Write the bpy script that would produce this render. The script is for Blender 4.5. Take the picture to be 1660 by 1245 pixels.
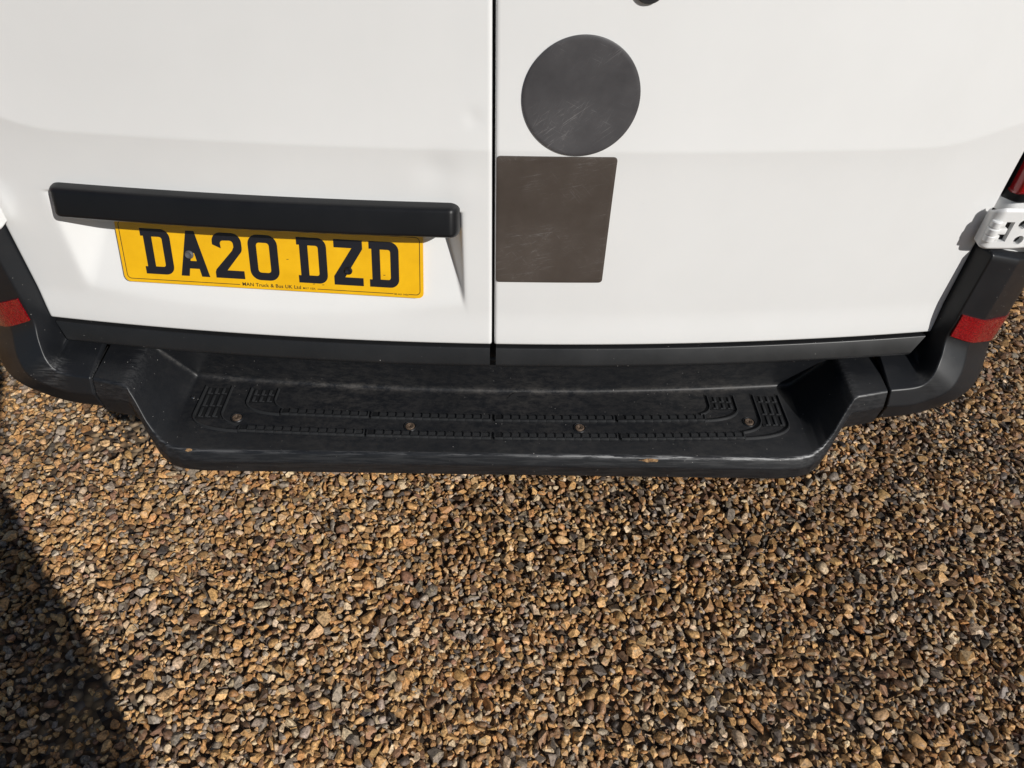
import bpy, bmesh, math, random
import numpy as np
from mathutils import Vector, Matrix
for o in list(bpy.data.objects): bpy.data.objects.remove(o)
S = bpy.context.scene
COL = S.collection
R = math.radians
rng = np.random.default_rng(7)
random.seed(7)

# ------------------------------------------------------------------ camera
PITCH, ROLL, YAW = 0.76204971, -0.02769238, 0.01717361
fwd = Vector((math.sin(YAW)*math.cos(PITCH), math.cos(YAW)*math.cos(PITCH), -math.sin(PITCH)))
rt = Vector((math.cos(YAW), -math.sin(YAW), 0)); up = rt.cross(fwd)
r2 = math.cos(ROLL)*rt - math.sin(ROLL)*up
u2 = math.sin(ROLL)*rt + math.cos(ROLL)*up
cam = bpy.data.cameras.new('camera'); co = bpy.data.objects.new('camera', cam); COL.objects.link(co)
cam.sensor_width = 36; cam.lens = 36*1207.06/1660; cam.clip_start = 0.02; cam.clip_end = 500
m = Matrix((r2, u2, -fwd)).transposed().to_4x4(); m.translation = Vector((0.01802, -1.02, 1.52))
co.matrix_world = m; S.camera = co

# ------------------------------------------------------------------ light
ELEV = R(32.0)
travel = Vector((-0.66, 0.751, 0)).normalized()*math.cos(ELEV) + Vector((0, 0, -math.sin(ELEV)))
w = bpy.data.worlds.new('World'); S.world = w; w.use_nodes = True
nt = w.node_tree; bg = nt.nodes['Background']
sky = nt.nodes.new('ShaderNodeTexSky'); sky.sky_type = 'NISHITA'; sky.sun_disc = False
sky.sun_elevation = ELEV; sky.sun_rotation = math.atan2(-travel.x, -travel.y)
sky.air_density = 1.0; sky.dust_density = 0.6
nt.links.new(sky.outputs[0], bg.inputs[0]); bg.inputs[1].default_value = 0.05
sl = bpy.data.lights.new('sun', 'SUN'); sl.energy = 4.3; sl.angle = R(0.53); sl.color = (1, 0.972, 0.93)
so = bpy.data.objects.new('sun', sl); COL.objects.link(so); so.location = (4, -5, 6)
so.rotation_euler = travel.to_track_quat('-Z', 'Y').to_euler()
S.view_settings.view_transform = 'Standard'; S.view_settings.look = 'None'
S.view_settings.exposure = 0.0; S.view_settings.gamma = 1.0; S.view_settings.use_curve_mapping = False

# ------------------------------------------------------------------ node helpers
class N:
    def __init__(self, name):
        self.m = bpy.data.materials.new(name); self.m.use_nodes = True
        self.t = self.m.node_tree; self.b = self.t.nodes['Principled BSDF']
        self._tc = None
    def new(self, typ, **kw):
        n = self.t.nodes.new(typ)
        for k, v in kw.items(): setattr(n, k, v)
        return n
    def link(self, a, b): self.t.links.new(a, b)
    def coord(self, scale=(1, 1, 1), rot=(0, 0, 0), kind='Object'):
        if not self._tc: self._tc = self.new('ShaderNodeTexCoord')
        src = self._tc.outputs[kind]
        if any(rot):
            rm = self.new('ShaderNodeMapping'); rm.inputs['Rotation'].default_value = rot; self.link(src, rm.inputs[0]); src = rm.outputs[0]
        mp = self.new('ShaderNodeMapping'); mp.inputs['Scale'].default_value = scale
        self.link(src, mp.inputs[0]); return mp.outputs[0]
    def noise(self, scale, detail=4, rough=.55, vec=None, dist=0):
        n = self.new('ShaderNodeTexNoise'); n.inputs['Scale'].default_value = scale
        n.inputs['Detail'].default_value = detail; n.inputs['Roughness'].default_value = rough; n.inputs['Distortion'].default_value = dist
        self.link(vec or self.coord(), n.inputs['Vector']); return n.outputs[0]
    def vor(self, scale, vec=None, feature='F1', out=0, rand=1):
        n = self.new('ShaderNodeTexVoronoi', feature=feature); n.inputs['Scale'].default_value = scale; n.inputs['Randomness'].default_value = rand
        self.link(vec or self.coord(), n.inputs['Vector']); return n.outputs[out]
    def ramp(self, fac, stops):
        n = self.new('ShaderNodeValToRGB'); e = n.color_ramp.elements
        while len(e) < len(stops): e.new(.5)
        for el, (p, c) in zip(e, stops):
            el.position = p; el.color = (c, c, c, 1) if isinstance(c, (int, float)) else (*c, 1)
        self.link(fac, n.inputs[0]); return n.outputs[0]
    def mix(self, fac, a, b, mode='MIX'):
        n = self.new('ShaderNodeMix', data_type='RGBA', blend_type=mode)
        for sock, v in ((n.inputs[0], fac), (n.inputs[6], a), (n.inputs[7], b)):
            if isinstance(v, (int, float)): sock.default_value = v
            elif isinstance(v, tuple): sock.default_value = (*v, 1)
            else: self.link(v, sock)
        return n.outputs[2]
    def math(self, op, a, b=0.0, clamp=False):
        n = self.new('ShaderNodeMath', operation=op); n.use_clamp = clamp
        for s, v in ((n.inputs[0], a), (n.inputs[1], b)):
            if isinstance(v, (int, float)): s.default_value = v
            else: self.link(v, s)
        return n.outputs[0]
    def attr(self, name, out=2):
        n = self.new('ShaderNodeAttribute'); n.attribute_name = name; return n.outputs[out]
    def bump(self, h, strength=.3, dist=.001):
        n = self.new('ShaderNodeBump'); n.inputs['Strength'].default_value = strength; n.inputs['Distance'].default_value = dist
        self.link(h, n.inputs['Height']); self.link(n.outputs[0], self.b.inputs['Normal'])
    def set(self, **kw):
        for k, v in kw.items():
            s = self.b.inputs[k.replace('_', ' ')]
            if isinstance(v, (int, float)): s.default_value = v
            elif isinstance(v, tuple): s.default_value = (*v, 1)
            else: self.link(v, s)
        return self

def simple(name, col, rough=.5, **kw):
    n = N(name); n.set(Base_Color=col, Roughness=rough, **kw); return n.m

M = {}
# white van paint: clear coat, faint grime film and specks
n = N('white_paint')
film = n.ramp(n.noise(2.2, 5, .6), [(.35, (.74, .743, .736)), (.7, (.785, .789, .782))])
smear = n.ramp(n.noise(5, 6, .7, n.coord((1, 1, .35))), [(.55, 0), (.8, .22)])
film = n.mix(smear, film, (.71, .705, .685))
sp = n.ramp(n.vor(60), [(.02, 1), (.045, 0)])
spm = n.math('MULTIPLY', sp, n.ramp(n.noise(6, 3), [(.55, 0), (.72, .5)]))
film = n.mix(spm, film, (.42, .39, .34))
n.set(Base_Color=film, Roughness=.34, Coat_Weight=.55, Coat_Roughness=.06, Specular_IOR_Level=.35)
n.bump(n.noise(260, 2), .03, .0004)
M['white'] = n.m

# black bumper plastic: grain, dust film, specks, scuffs (attributes dust / scuff are painted per vertex as wear)
def plastic(name, base=(.0080, .0088, .0106), rough=.43, wear=True, spec=.40):
    n = N(name)
    c = n.ramp(n.noise(3.5, 6, .65), [(.3, base), (.75, tuple(v*1.3 for v in base))])
    rg = n.ramp(n.noise(7, 6, .7), [(.3, rough-.07), (.8, rough+.12)])
    if wear:
        film = n.ramp(n.noise(16, 8, .75), [(.5, 0), (.9, .035)])
        c = n.mix(film, c, (.16, .15, .14))
        ln = n.ramp(n.noise(30, 4, .7, n.coord((1.2, 14, 14), (0, .05, .6))), [(.66, 0), (.74, .16)])
        ln = n.math('MULTIPLY', ln, n.ramp(n.noise(5, 3), [(.5, 0), (.68, .8)]))
        c = n.mix(ln, c, (.22, .215, .21))
        sp = n.ramp(n.vor(85), [(.04, 1), (.075, 0)])
        sp = n.math('MULTIPLY', sp, n.ramp(n.noise(11, 3), [(.47, 0), (.62, .9)]))
        c = n.mix(sp, c, (.5, .48, .45))
        d = n.math('MULTIPLY', n.attr('dust'), n.ramp(n.noise(70, 8, .8, n.coord((.6, 1, 1))), [(.42, 0), (.68, 1)]))
        c = n.mix(n.math('MULTIPLY', d, .55), c, (.13, .118, .105))
        s = n.math('MULTIPLY', n.attr('scuff'), n.ramp(n.noise(40, 5, .7, n.coord((.4, 6, 6))), [(.47, 0), (.55, 1)]))
        c = n.mix(n.math('MULTIPLY', s, .9), c, (.34, .34, .34))
        rg = n.math('ADD', rg, n.math('MULTIPLY', d, .25))
    n.set(Base_Color=c, Roughness=rg, Specular_IOR_Level=spec)
    n.bump(n.noise(900, 2), .12, .0004)
    return n.m
M['plastic'] = plastic('black_bumper_plastic', rough=.40)
M['trim'] = plastic('black_trim_plastic', (.0105, .0110, .0120), .40, True)
M['tread'] = plastic('worn_sunlit_tread_plastic', (.021, .0217, .023), .42, False, .5)  # rib colour lightened for wear, with the look of sunlit edges painted in
M['pocket'] = simple('dark_tread_pocket', (.006, .0063, .0072), .55)
M['bar'] = plastic('black_light_bar_plastic', (.0062, .0065, .0075), .40, False, .28)
M['rubber'] = simple('black_rubber', (.008, .008, .009), .7)
M['under'] = simple('dark_underbody', (.012, .012, .012), .8)
n = N('plate_yellow')
n.set(Base_Color=n.ramp(n.noise(30, 5), [(.3, (.76, .41, .003)), (.75, (.86, .48, .006))]), Roughness=.30, Coat_Weight=.25, Coat_Roughness=.1)
n.bump(n.vor(900), .05, .0002); M['yellow'] = n.m
M['ink'] = simple('plate_black_ink', (.011, .011, .016), .33)
def sheet(name, a, b, ang):
    n = N(name)
    c = n.ramp(n.noise(6, 6, .65), [(.3, a), (.72, b)])
    for i, (rz, lo, sc) in enumerate(((ang, .585, 22), (ang+.5, .61, 30), (ang-1.1, .62, 26))):
        ln = n.ramp(n.noise(sc, 5, .7, n.coord((1.0, 1, 26), (0, rz, 0))), [(lo, 0), (lo+.05, .45)])
        ln = n.math('MULTIPLY', ln, n.ramp(n.noise(10+i, 4), [(.48, 0), (.62, 1)]))
        c = n.mix(ln, c, (.26, .25, .25))
    dd = n.ramp(n.noise(70, 8, .8), [(.56, 0), (.74, .45)])
    dd = n.math('MULTIPLY', dd, n.ramp(n.noise(13, 4), [(.52, 0), (.66, 1)]))
    c = n.mix(dd, c, (.27, .25, .24))
    n.set(Base_Color=c, Roughness=n.ramp(n.noise(12, 5), [(.3, .36), (.7, .55)]), Specular_IOR_Level=.4)
    return n.m
M['disc'] = sheet('dark_grey_magnetic_sheet', (.043, .042, .045), (.088, .085, .088), .65)
M['square'] = sheet('brown_grey_magnetic_sheet', (.054, .043, .036), (.086, .071, .061), .2)
n = N('red_reflector')
n.set(Base_Color=n.ramp(n.vor(330), [(.1, (.36, .005, .009)), (.6, (.17, .002, .005))]), Roughness=.18, Coat_Weight=.6, Coat_Roughness=.04)
n.bump(n.vor(330), .6, .001); M['reflector'] = n.m
M['lens'] = simple('red_lamp_lens', (.30, .003, .006), .15, Coat_Weight=.2, Coat_Roughness=.02)
M['lens_bright'] = simple('bright_red_lamp_core', (.8, .02, .02), .12)
n = N('rusty_screw')
n.set(Base_Color=n.ramp(n.noise(350, 5), [(.35, (.05, .034, .024)), (.6, (.13, .088, .058)), (.8, (.27, .23, .19))]), Roughness=.65, Metallic=.3); M['rust'] = n.m
M['steel'] = simple('bright_steel', (.5, .49, .47), .3, Metallic=1.0)
M['cap'] = simple('grey_screw_cap', (.09, .09, .095), .5)
M['dark_metal'] = simple('dark_hole', (.012, .012, .013), .6)
n = N('torn_edge')
n.set(Base_Color=n.ramp(n.noise(120, 5, .7), [(.35, (.02, .015, .01)), (.5, (.22, .12, .05)), (.7, (.42, .28, .14))]), Roughness=.9); M['torn'] = n.m

# ------------------------------------------------------------------ mesh helpers
def link(name, me, mat=None, parent=None, smooth=True):
    o = bpy.data.objects.new(name, me); COL.objects.link(o)
    if mat: me.materials.append(mat)
    if parent: o.parent = parent
    if smooth:
        me.polygons.foreach_set('use_smooth', [True]*len(me.polygons))
    return o
def tag(o, label, cat=None, group=None, kind=None):
    if label: o['label'] = label
    if cat: o['category'] = cat
    if group: o['group'] = group
    if kind: o['kind'] = kind
    return o
def empty(name, loc=(0, 0, 0), parent=None):
    o = bpy.data.objects.new(name, None); COL.objects.link(o); o.location = loc; o.empty_display_size = .1
    if parent: o.parent = parent
    return o
def autosharp(me, deg):
    bm = bmesh.new(); bm.from_mesh(me)
    for e in bm.edges:
        if len(e.link_faces) == 2 and e.calc_face_angle(0) > R(deg): e.smooth = False
    bm.to_mesh(me); bm.free()
def meshdata(name, v, f): 
    me = bpy.data.meshes.new(name); me.from_pydata([tuple(map(float, p)) for p in v], [], f); me.validate(); me.update(); return me
def gridmesh(name, P, attrs=None, flip=False):
    """P: array (n, m, 3)"""
    n_, m_ = P.shape[:2]; idx = np.arange(n_*m_).reshape(n_, m_)
    q = np.stack([idx[:-1, :-1], idx[1:, :-1], idx[1:, 1:], idx[:-1, 1:]], -1).reshape(-1, 4)
    if flip: q = q[:, ::-1]
    me = bpy.data.meshes.new(name); me.from_pydata(P.reshape(-1, 3).tolist(), [], q.tolist()); me.update()
    for k, a in (attrs or {}).items():
        at = me.attributes.new(k, 'FLOAT', 'POINT'); at.data.foreach_set('value', np.asarray(a, np.float32).ravel())
    return me
def fillet(P, rad, seg=5):
    """round the corners of a polyline of 3D points; constant point count"""
    P = [np.asarray(p, float) for p in P]; out = [P[0]]
    for i in range(1, len(P)-1):
        a, b, c = P[i-1], P[i], P[i+1]; u = a-b; v = c-b; lu = np.linalg.norm(u); lv = np.linalg.norm(v); u /= lu+1e-9; v /= lv+1e-9
        r = min(rad[i], .48*lu, .48*lv); p0 = b+u*r; p1 = b+v*r
        for k in range(seg+1):
            t = k/seg; out.append((1-t)**2*p0+2*t*(1-t)*b+t*t*p1)
    out.append(P[-1]); return np.array(out)
def sstep(x, a, b):
    t = np.clip((x-a)/(b-a), 0, 1); return t*t*(3-2*t)
def curve_interp(ts, vals, t):
    """Catmull-Rom through vals (n,k) at parameters ts"""
    ts = np.asarray(ts, float); vals = np.asarray(vals, float); i = int(np.clip(np.searchsorted(ts, t)-1, 0, len(ts)-2))
    h = ts[i+1]-ts[i]; u = (t-ts[i])/h
    def tang(j):
        if j == 0: return (vals[1]-vals[0])/(ts[1]-ts[0])
        if j == len(ts)-1: return (vals[-1]-vals[-2])/(ts[-1]-ts[-2])
        return (vals[j+1]-vals[j-1])/(ts[j+1]-ts[j-1])
    m0, m1 = tang(i)*h, tang(i+1)*h
    return (2*u**3-3*u**2+1)*vals[i]+(u**3-2*u**2+u)*m0+(-2*u**3+3*u**2)*vals[i+1]+(u**3-u**2)*m1
def bm_obj(name, bm, mat, parent=None, smooth=True, sharp=35):
    bmesh.ops.recalc_face_normals(bm, faces=bm.faces)
    me = bpy.data.meshes.new(name); bm.to_mesh(me); bm.free()
    if smooth and sharp: autosharp(me, sharp)
    return link(name, me, mat, parent, smooth)
def box(bm, lo, hi, bev=0):
    vs = [bm.verts.new((x, y, z)) for x in (lo[0], hi[0]) for y in (lo[1], hi[1]) for z in (lo[2], hi[2])]
    fs = [bm.faces.new([vs[i] for i in f]) for f in ((0, 1, 3, 2), (4, 6, 7, 5), (0, 4, 5, 1), (2, 3, 7, 6), (0, 2, 6, 4), (1, 5, 7, 3))]
    if bev:
        es = list({e for f in fs for e in f.edges}); bmesh.ops.bevel(bm, geom=es, offset=bev, segments=2, affect='EDGES', profile=.5)
def lathe(bm, prof, mat4, seg=20):
    """prof: list of (r, h) along local +Z"""
    rings = []
    for r, h in prof:
        if r < 1e-6: rings.append([bm.verts.new(mat4 @ Vector((0, 0, h)))])
        else: rings.append([bm.verts.new(mat4 @ Vector((r*math.cos(2*math.pi*k/seg), r*math.sin(2*math.pi*k/seg), h))) for k in range(seg)])
    for a, b in zip(rings[:-1], rings[1:]):
        for k in range(seg):
            k2 = (k+1) % seg
            if len(a) == 1 and len(b) == 1: continue
            if len(a) == 1: bm.faces.new((a[0], b[k2], b[k]))
            elif len(b) == 1: bm.faces.new((a[k], a[k2], b[0]))
            else: bm.faces.new((a[k], a[k2], b[k2], b[k]))
def extrude_poly(bm, outer, mat4, thick, bev=0):
    """outer: 2D points; solid slab from local z=0 to z=thick"""
    lo = [bm.verts.new(mat4 @ Vector((x, y, 0))) for x, y in outer]
    hi = [bm.verts.new(mat4 @ Vector((x, y, thick))) for x, y in outer]
    bm.faces.new(lo[::-1]); top = bm.faces.new(hi)
    k = len(outer)
    for i in range(k): bm.faces.new((lo[i], lo[(i+1) % k], hi[(i+1) % k], hi[i]))
    if bev: bmesh.ops.bevel(bm, geom=list(top.edges), offset=bev, segments=2, affect='EDGES')
def rrect(x0, y0, x1, y1, r, seg=6):
    p = []
    for cx, cy, a in ((x1-r, y1-r, 0), (x0+r, y1-r, 90), (x0+r, y0+r, 180), (x1-r, y0+r, 270)):
        for k in range(seg+1):
            t = R(a+90*k/seg); p.append((cx+r*math.cos(t), cy+r*math.sin(t)))
    return p

# ------------------------------------------------------------------ ground
gm = N('gravel_bed')
cells = gm.vor(46, out=1)
hs = gm.new('ShaderNodeSeparateColor'); gm.link(cells, hs.inputs[0])
gc = gm.ramp(hs.outputs[0], [(0, (.06, .042, .03)), (.3, (.19, .12, .066)), (.55, (.36, .24, .12)), (.8, (.21, .18, .15)), (1, (.45, .34, .21))])
dist = gm.vor(46)
gc = gm.mix(gm.ramp(dist, [(.3, 0), (.75, .7)]), gc, (.02, .015, .011))
gm.set(Base_Color=gc, Roughness=.9); gm.bump(gm.math('SUBTRACT', 1.0, dist), 1.0, .012)
bm = bmesh.new()
bmesh.ops.create_grid(bm, x_segments=8, y_segments=8, size=150)
g = bm_obj('ground', bm, gm.m, None, False); g.location.z = -.014; tag(g, None, None, None, 'structure')

# loose gravel: stones dropped one by one onto a height field so that they bed between each other
CELL = .003; X0, X1, Y0, Y1 = -1.95, 2.15, -.80, 1.45
nx, ny = int((X1-X0)/CELL), int((Y1-Y0)/CELL)
gx = np.linspace(X0, X1, nx); gy = np.linspace(Y0, Y1, ny)
und = sum(a*np.sin(kx*gx[:, None]+ky*gy[None, :]+p) for a, kx, ky, p in ((.004, 5, 3, 0), (.003, -4, 8, 1), (.002, 11, 9, 2), (.0016, 17, -13, 4)))
Hf = (und-.012).astype(np.float64)
rects = [(-1.75, 1.95, -.74, .28, 1.0), (.78, 1.95, .28, 1.30, .9), (-1.75, -.825, .28, 1.30, .8)]
wts = np.array([(b-a)*(d-c)*q for a, b, c, d, q in rects]); NST = 38000
cnt = (wts/wts.sum()*NST).astype(int)
PL = []
for (a, b, c, d, q), k in zip(rects, cnt):
    PL.append(np.stack([rng.uniform(a, b, (k, 5)), rng.uniform(c, d, (k, 5))], -1))
PL = np.concatenate(PL); rng.shuffle(PL, axis=0); NS = len(PL)
half = np.clip(rng.lognormal(math.log(.0083), .36, NS), .0032, .019)
ax_b = half*rng.uniform(.52, .90, NS); ax_c = half*rng.uniform(.36, .62, NS); yaw = rng.uniform(0, math.pi, NS)
# big stones settle first, chips last, with a lot of mixing
order = np.argsort(-(half*rng.uniform(.5, 1.5, NS))); POS = np.zeros((NS, 3)); TILT = np.zeros((NS, 2))
offs = {}
def footprint(k):
    if k not in offs:
        u = np.arange(-k, k+1); offs[k] = np.meshgrid(u, u, indexing='ij')
    return offs[k]
for s in order:
    k = int(math.ceil(half[s]/CELL)); U, V = footprint(k)
    ca, sa = math.cos(yaw[s]), math.sin(yaw[s])
    du = (U*ca+V*sa)*CELL/half[s]; dv = (-U*sa+V*ca)*CELL/ax_b[s]; rr = du*du+dv*dv; ins = rr < 1
    best = None
    for x, y in PL[s]:
        i = int((x-X0)/CELL); j = int((y-Y0)/CELL)
        if i < k or j < k or i >= nx-k-1 or j >= ny-k-1: continue
        sub = Hf[i-k:i+k+1, j-k:j+k+1]; hm = sub[ins]
        sc = hm.mean()+.5*hm.std()
        if best is None or sc < best[0]: best = (sc, x, y, i, j)
    if best is None: POS[s] = (PL[s][0][0], PL[s][0][1], -.05); continue
    sc, x, y, i, j = best; sub = Hf[i-k:i+k+1, j-k:j+k+1]; hm = sub[ins]
    zc = hm.mean()*.7+hm.max()*.3+ax_c[s]*.52
    gxs = (sub[-1, :].mean()-sub[0, :].mean())/(2*k*CELL); gys = (sub[:, -1].mean()-sub[:, 0].mean())/(2*k*CELL)
    TILT[s] = (np.clip(gxs, -.8, .8)*.6, np.clip(gys, -.8, .8)*.6); POS[s] = (x, y, zc)
    top = zc+ax_c[s]*np.sqrt(np.clip(1-rr, 0, 1)); sub[ins] = np.maximum(sub[ins], top[ins])
# stone shapes: angular flakes (convex hulls) and water-worn pebbles
bm = bmesh.new(); bmesh.ops.create_icosphere(bm, subdivisions=2, radius=1)
bm.verts.ensure_lookup_table(); SV = np.array([v.co for v in bm.verts]); SF = np.array([[v.index for v in f.verts] for f in bm.faces]); bm.free()
shapes = []
for i in range(110):
    if i % 11 < 8:
        k = int(rng.integers(11, 20)); p = rng.standard_normal((k, 3)); p /= np.linalg.norm(p, axis=1, keepdims=True); p *= rng.uniform(.82, 1.12, (k, 1))
        bm = bmesh.new(); [bm.verts.new(q) for q in p]; r = bmesh.ops.convex_hull(bm, input=bm.verts)
        bmesh.ops.delete(bm, geom=[v for v in bm.verts if not v.link_faces], context='VERTS'); bmesh.ops.triangulate(bm, faces=bm.faces)
        bm.verts.index_update(); pv = np.array([v.co for v in bm.verts]); pf = np.array([[v.index for v in f.verts] for f in bm.faces]); bm.free()
        smooth = False
    else:
        pv = SV*(1+.07*rng.standard_normal((len(SV), 1))); pf = SF; smooth = i % 11 < 10
        for j in range(rng.integers(4, 9)):
            nrm = rng.standard_normal(3); nrm /= np.linalg.norm(nrm); t = pv@nrm-rng.uniform(.45, .8); pv = pv-np.outer(np.clip(t, 0, None), nrm)*.95
    pv = pv/np.abs(pv).max(0); shapes.append((pv, pf, smooth))
pick = rng.integers(0, len(shapes), NS)
pal = np.array([(.36, .235, .105), (.30, .185, .080), (.40, .28, .145), (.22, .135, .062), (.28, .155, .065), (.16, .098, .055), (.11, .070, .043), (.21, .185, .155), (.15, .132, .112), (.078, .068, .058), (.47, .39, .27), (.33, .27, .19), (.19, .115, .075), (.045, .038, .033)])
pw_l = np.array([17, 16, 11, 11, 7, 7, 7, 8, 6, 4, 4.5, 8, 3, 2.5]); pw_r = np.array([12, 13, 7, 13, 6, 11, 12, 6, 6, 6, 2.5, 7, 4, 6.0])
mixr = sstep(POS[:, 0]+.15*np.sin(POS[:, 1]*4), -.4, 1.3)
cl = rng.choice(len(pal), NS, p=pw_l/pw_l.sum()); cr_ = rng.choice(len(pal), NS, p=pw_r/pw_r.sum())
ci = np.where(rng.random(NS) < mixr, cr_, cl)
Cc = np.clip(pal[ci]*np.array([1.58, 1.41, 1.28])*(1-.28*mixr[:, None])*rng.uniform(.7, 1.3, (NS, 1))*rng.uniform(.97, 1.03, (NS, 3)), 0, 2)  # stones to the right darkened: their shaded sides put into the colour
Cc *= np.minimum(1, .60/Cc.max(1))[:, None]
def stones_mesh(sel, name):
    VV, FF, CF, SMF = [], [], [], []; base_i = 0
    for k, (pv, pf, smooth) in enumerate(shapes):
        ids = sel[pick[sel] == k]; m_ = len(ids); q = pv[None]*np.stack([half, ax_b, ax_c], -1)[ids][:, None, :]*1.06
        # roll and pitch about the long axis, then yaw
        ra = rng.normal(0, .5, m_); rp = rng.normal(0, .36, m_)+np.hypot(TILT[ids, 0], TILT[ids, 1])*.5
        c1, s1, c2, s2_, c3, s3_ = [f[:, None] for f in (np.cos(ra), np.sin(ra), np.cos(rp), np.sin(rp), np.cos(yaw[ids]), np.sin(yaw[ids]))]
        x, y, z = q[..., 0], q[..., 1], q[..., 2]
        y, z = y*c1-z*s1, y*s1+z*c1; x, z = x*c2+z*s2_, -x*s2_+z*c2; x, y = x*c3-y*s3_, x*s3_+y*c3
        VV.append((np.stack([x, y, z], -1)+POS[ids][:, None, :]).reshape(-1, 3))
        FF.append((pf[None]+(base_i+np.arange(m_)*len(pv))[:, None, None]).reshape(-1, 3)); base_i += m_*len(pv)
        fc = np.repeat(Cc[ids][:, None, :], len(pf), 1)
        if not smooth:
            fc = fc*rng.uniform(.78, 1.2, (m_, len(pf), 1)); cort = rng.random((m_, len(pf), 1)) < .10; fc = np.where(cort, fc*.4+np.array([.34, .27, .17])*.6, fc)
        CF.append(fc.reshape(-1, 3)); SMF.append(np.full(m_*len(pf), smooth))
    V = np.concatenate(VV); F = np.concatenate(FF); CF = np.concatenate(CF); SMF = np.concatenate(SMF)
    me = bpy.data.meshes.new(name)
    me.vertices.add(len(V)); me.vertices.foreach_set('co', V.reshape(-1).astype(np.float32))
    me.loops.add(len(F)*3); me.loops.foreach_set('vertex_index', F.reshape(-1).astype(np.int32))
    me.polygons.add(len(F)); me.polygons.foreach_set('loop_start', np.arange(0, len(F)*3, 3, dtype=np.int32))
    me.polygons.foreach_set('use_smooth', SMF); me.update(calc_edges=True)
    at = me.attributes.new('stone', 'FLOAT_COLOR', 'FACE')
    cc = np.ones((len(F), 4), np.float32); cc[:, :3] = CF; at.data.foreach_set('color', cc.reshape(-1))
    return me
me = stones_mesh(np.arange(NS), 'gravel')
n = N('gravel_stones'); base = n.attr('stone', 0)
mott = n.ramp(n.noise(190, 3, .7), [(.34, .42), (.52, 1.0), (.72, 1.5)])
cst = n.mix(1.0, base, mott, 'MULTIPLY')
n.set(Base_Color=cst, Roughness=.55, Specular_IOR_Level=.4)
g = bpy.data.objects.new('gravel', me); COL.objects.link(g); me.materials.append(n.m)
tag(g, 'loose brown and grey gravel stones covering the whole yard around the van', 'gravel', None, 'stuff')

# the same gravel carries on round about: patches of it beyond the stones in view
TW, TH = .925, 1.02
sel = np.nonzero((POS[:, 0] > -.825) & (POS[:, 0] < .10) & (POS[:, 1] > -.74) & (POS[:, 1] < .28))[0]
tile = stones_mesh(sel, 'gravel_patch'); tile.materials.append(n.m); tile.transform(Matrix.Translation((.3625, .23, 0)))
for i in range(-4, 8):
    for j in range(-3, 6):
        if (j == 0 and 0 <= i <= 3) or (j == 1 and i in (0, 3)): continue
        t = bpy.data.objects.new('gravel_patch', tile); COL.objects.link(t); t.parent = g; t['kind'] = 'stuff'
        t.location = (-1.75+(i+.5)*TW, -.74+(j+.5)*TH, -.002*((i+j) % 2)); t.rotation_euler.z = math.pi*((i*7+j*3) % 2)
# ------------------------------------------------------------------ the van
van = empty('van', (0, .1, 0)); tag(van, 'white panel van seen from behind with black bumper step and yellow number plate', 'van')
def P_(o):  # parent to van keeping world coordinates
    o.parent = van; o.matrix_parent_inverse = Matrix.Translation((0, -.1, 0)); return o
def sub(o, p):
    o.parent = p; return o
BOW = .086
bow = lambda x: BOW*x*x
# number plate plane
PT, PW = .30977, -.06901
PO = np.array([-.6379, .0378, .7444])
PU = np.array([math.cos(PW), math.sin(PW), 0]); PVv = np.array([-math.sin(PW)*math.sin(PT), math.cos(PW)*math.sin(PT), math.cos(PT)])
PN = np.cross(PU, PVv)
PM = Matrix((PU, PVv, PN)).transposed().to_4x4(); PM.translation = Vector(PO)
def smin(a, b, k): 
    h = np.clip(.5+.5*(b-a)/k, 0, 1); return b*(1-h)+a*h-k*h*(1-h)
def door_y(x, z):
    y = bow(x)
    # swage line: upper skin swells out to a crease, curling up at the outer ends
    zc = 1.018+.045*sstep(np.abs(x), .62, .84)**1.5
    t = z-zc
    y = y-.0046*np.exp(-np.sqrt(t*t+.0014**2)/np.where(t > 0, .075, .050))
    # lower skirt turns slightly out
    y = y-.004*sstep(z, .72, .65)
    # dents in the left door
    y = y+.0010*np.exp(-(((x+.030)/.012)**2+((z-1.066)/.014)**2))+.0022*np.exp(-(((x+.085)/.030)**2+((z-.985)/.028)**2))-.0012*np.exp(-(((x+.05)/.03)**2+((z-.95)/.03)**2))
    # recess for the plate, deepest under the light bar
    fl = (PO[1]+.006+(x-PO[0])*math.tan(PW)+(z-PO[2])*math.tan(PT))-bow(x)
    d = smin(fl, (x+.712)*.72, .010); d = smin(d, (-.050-x)*1.45, .006); d = smin(d, (.912-z)*4, .006)
    d = np.where(d > -.02, .5*(d+np.sqrt(d*d+.0035**2)), 0)-.0003
    return y+np.clip(d, 0, None)
def make_door(name, xa, xb):
    xs = np.unique(np.concatenate([np.linspace(xa, xb, 250), np.linspace(-.09, -.04, 30) if xa < 0 else [xa]]))
    zs = np.concatenate([np.linspace(.650, 1.30, 260), np.linspace(1.32, 2.28, 20)])
    X, Z = np.meshgrid(xs, zs, indexing='ij'); Y = door_y(X, Z)
    P = np.stack([X, Y, Z], -1)
    # folded edges all round
    def pad(P):
        e = .0035
        def edge(line, d):
            a = line+np.array(d)*e*.7+np.array([0, e*.4, 0]); b = line+np.array(d)*e+np.array([0, e*1.6, 0]); c = b+np.array([0, .03, 0]); return [a, b, c]
        l = edge(P[0], (-1, 0, 0)); r_ = edge(P[-1], (1, 0, 0))
        P = np.concatenate([np.array(l[::-1]), P, np.array(r_)], 0)
        b_ = edge(P[:, 0], (0, 0, -1)); t_ = edge(P[:, -1], (0, 0, 1))
        return np.concatenate([np.stack(b_[::-1], 1), P, np.stack(t_, 1)], 1)
    me = gridmesh(name, pad(P)); return P_(link(name, me, M['white']))
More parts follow.
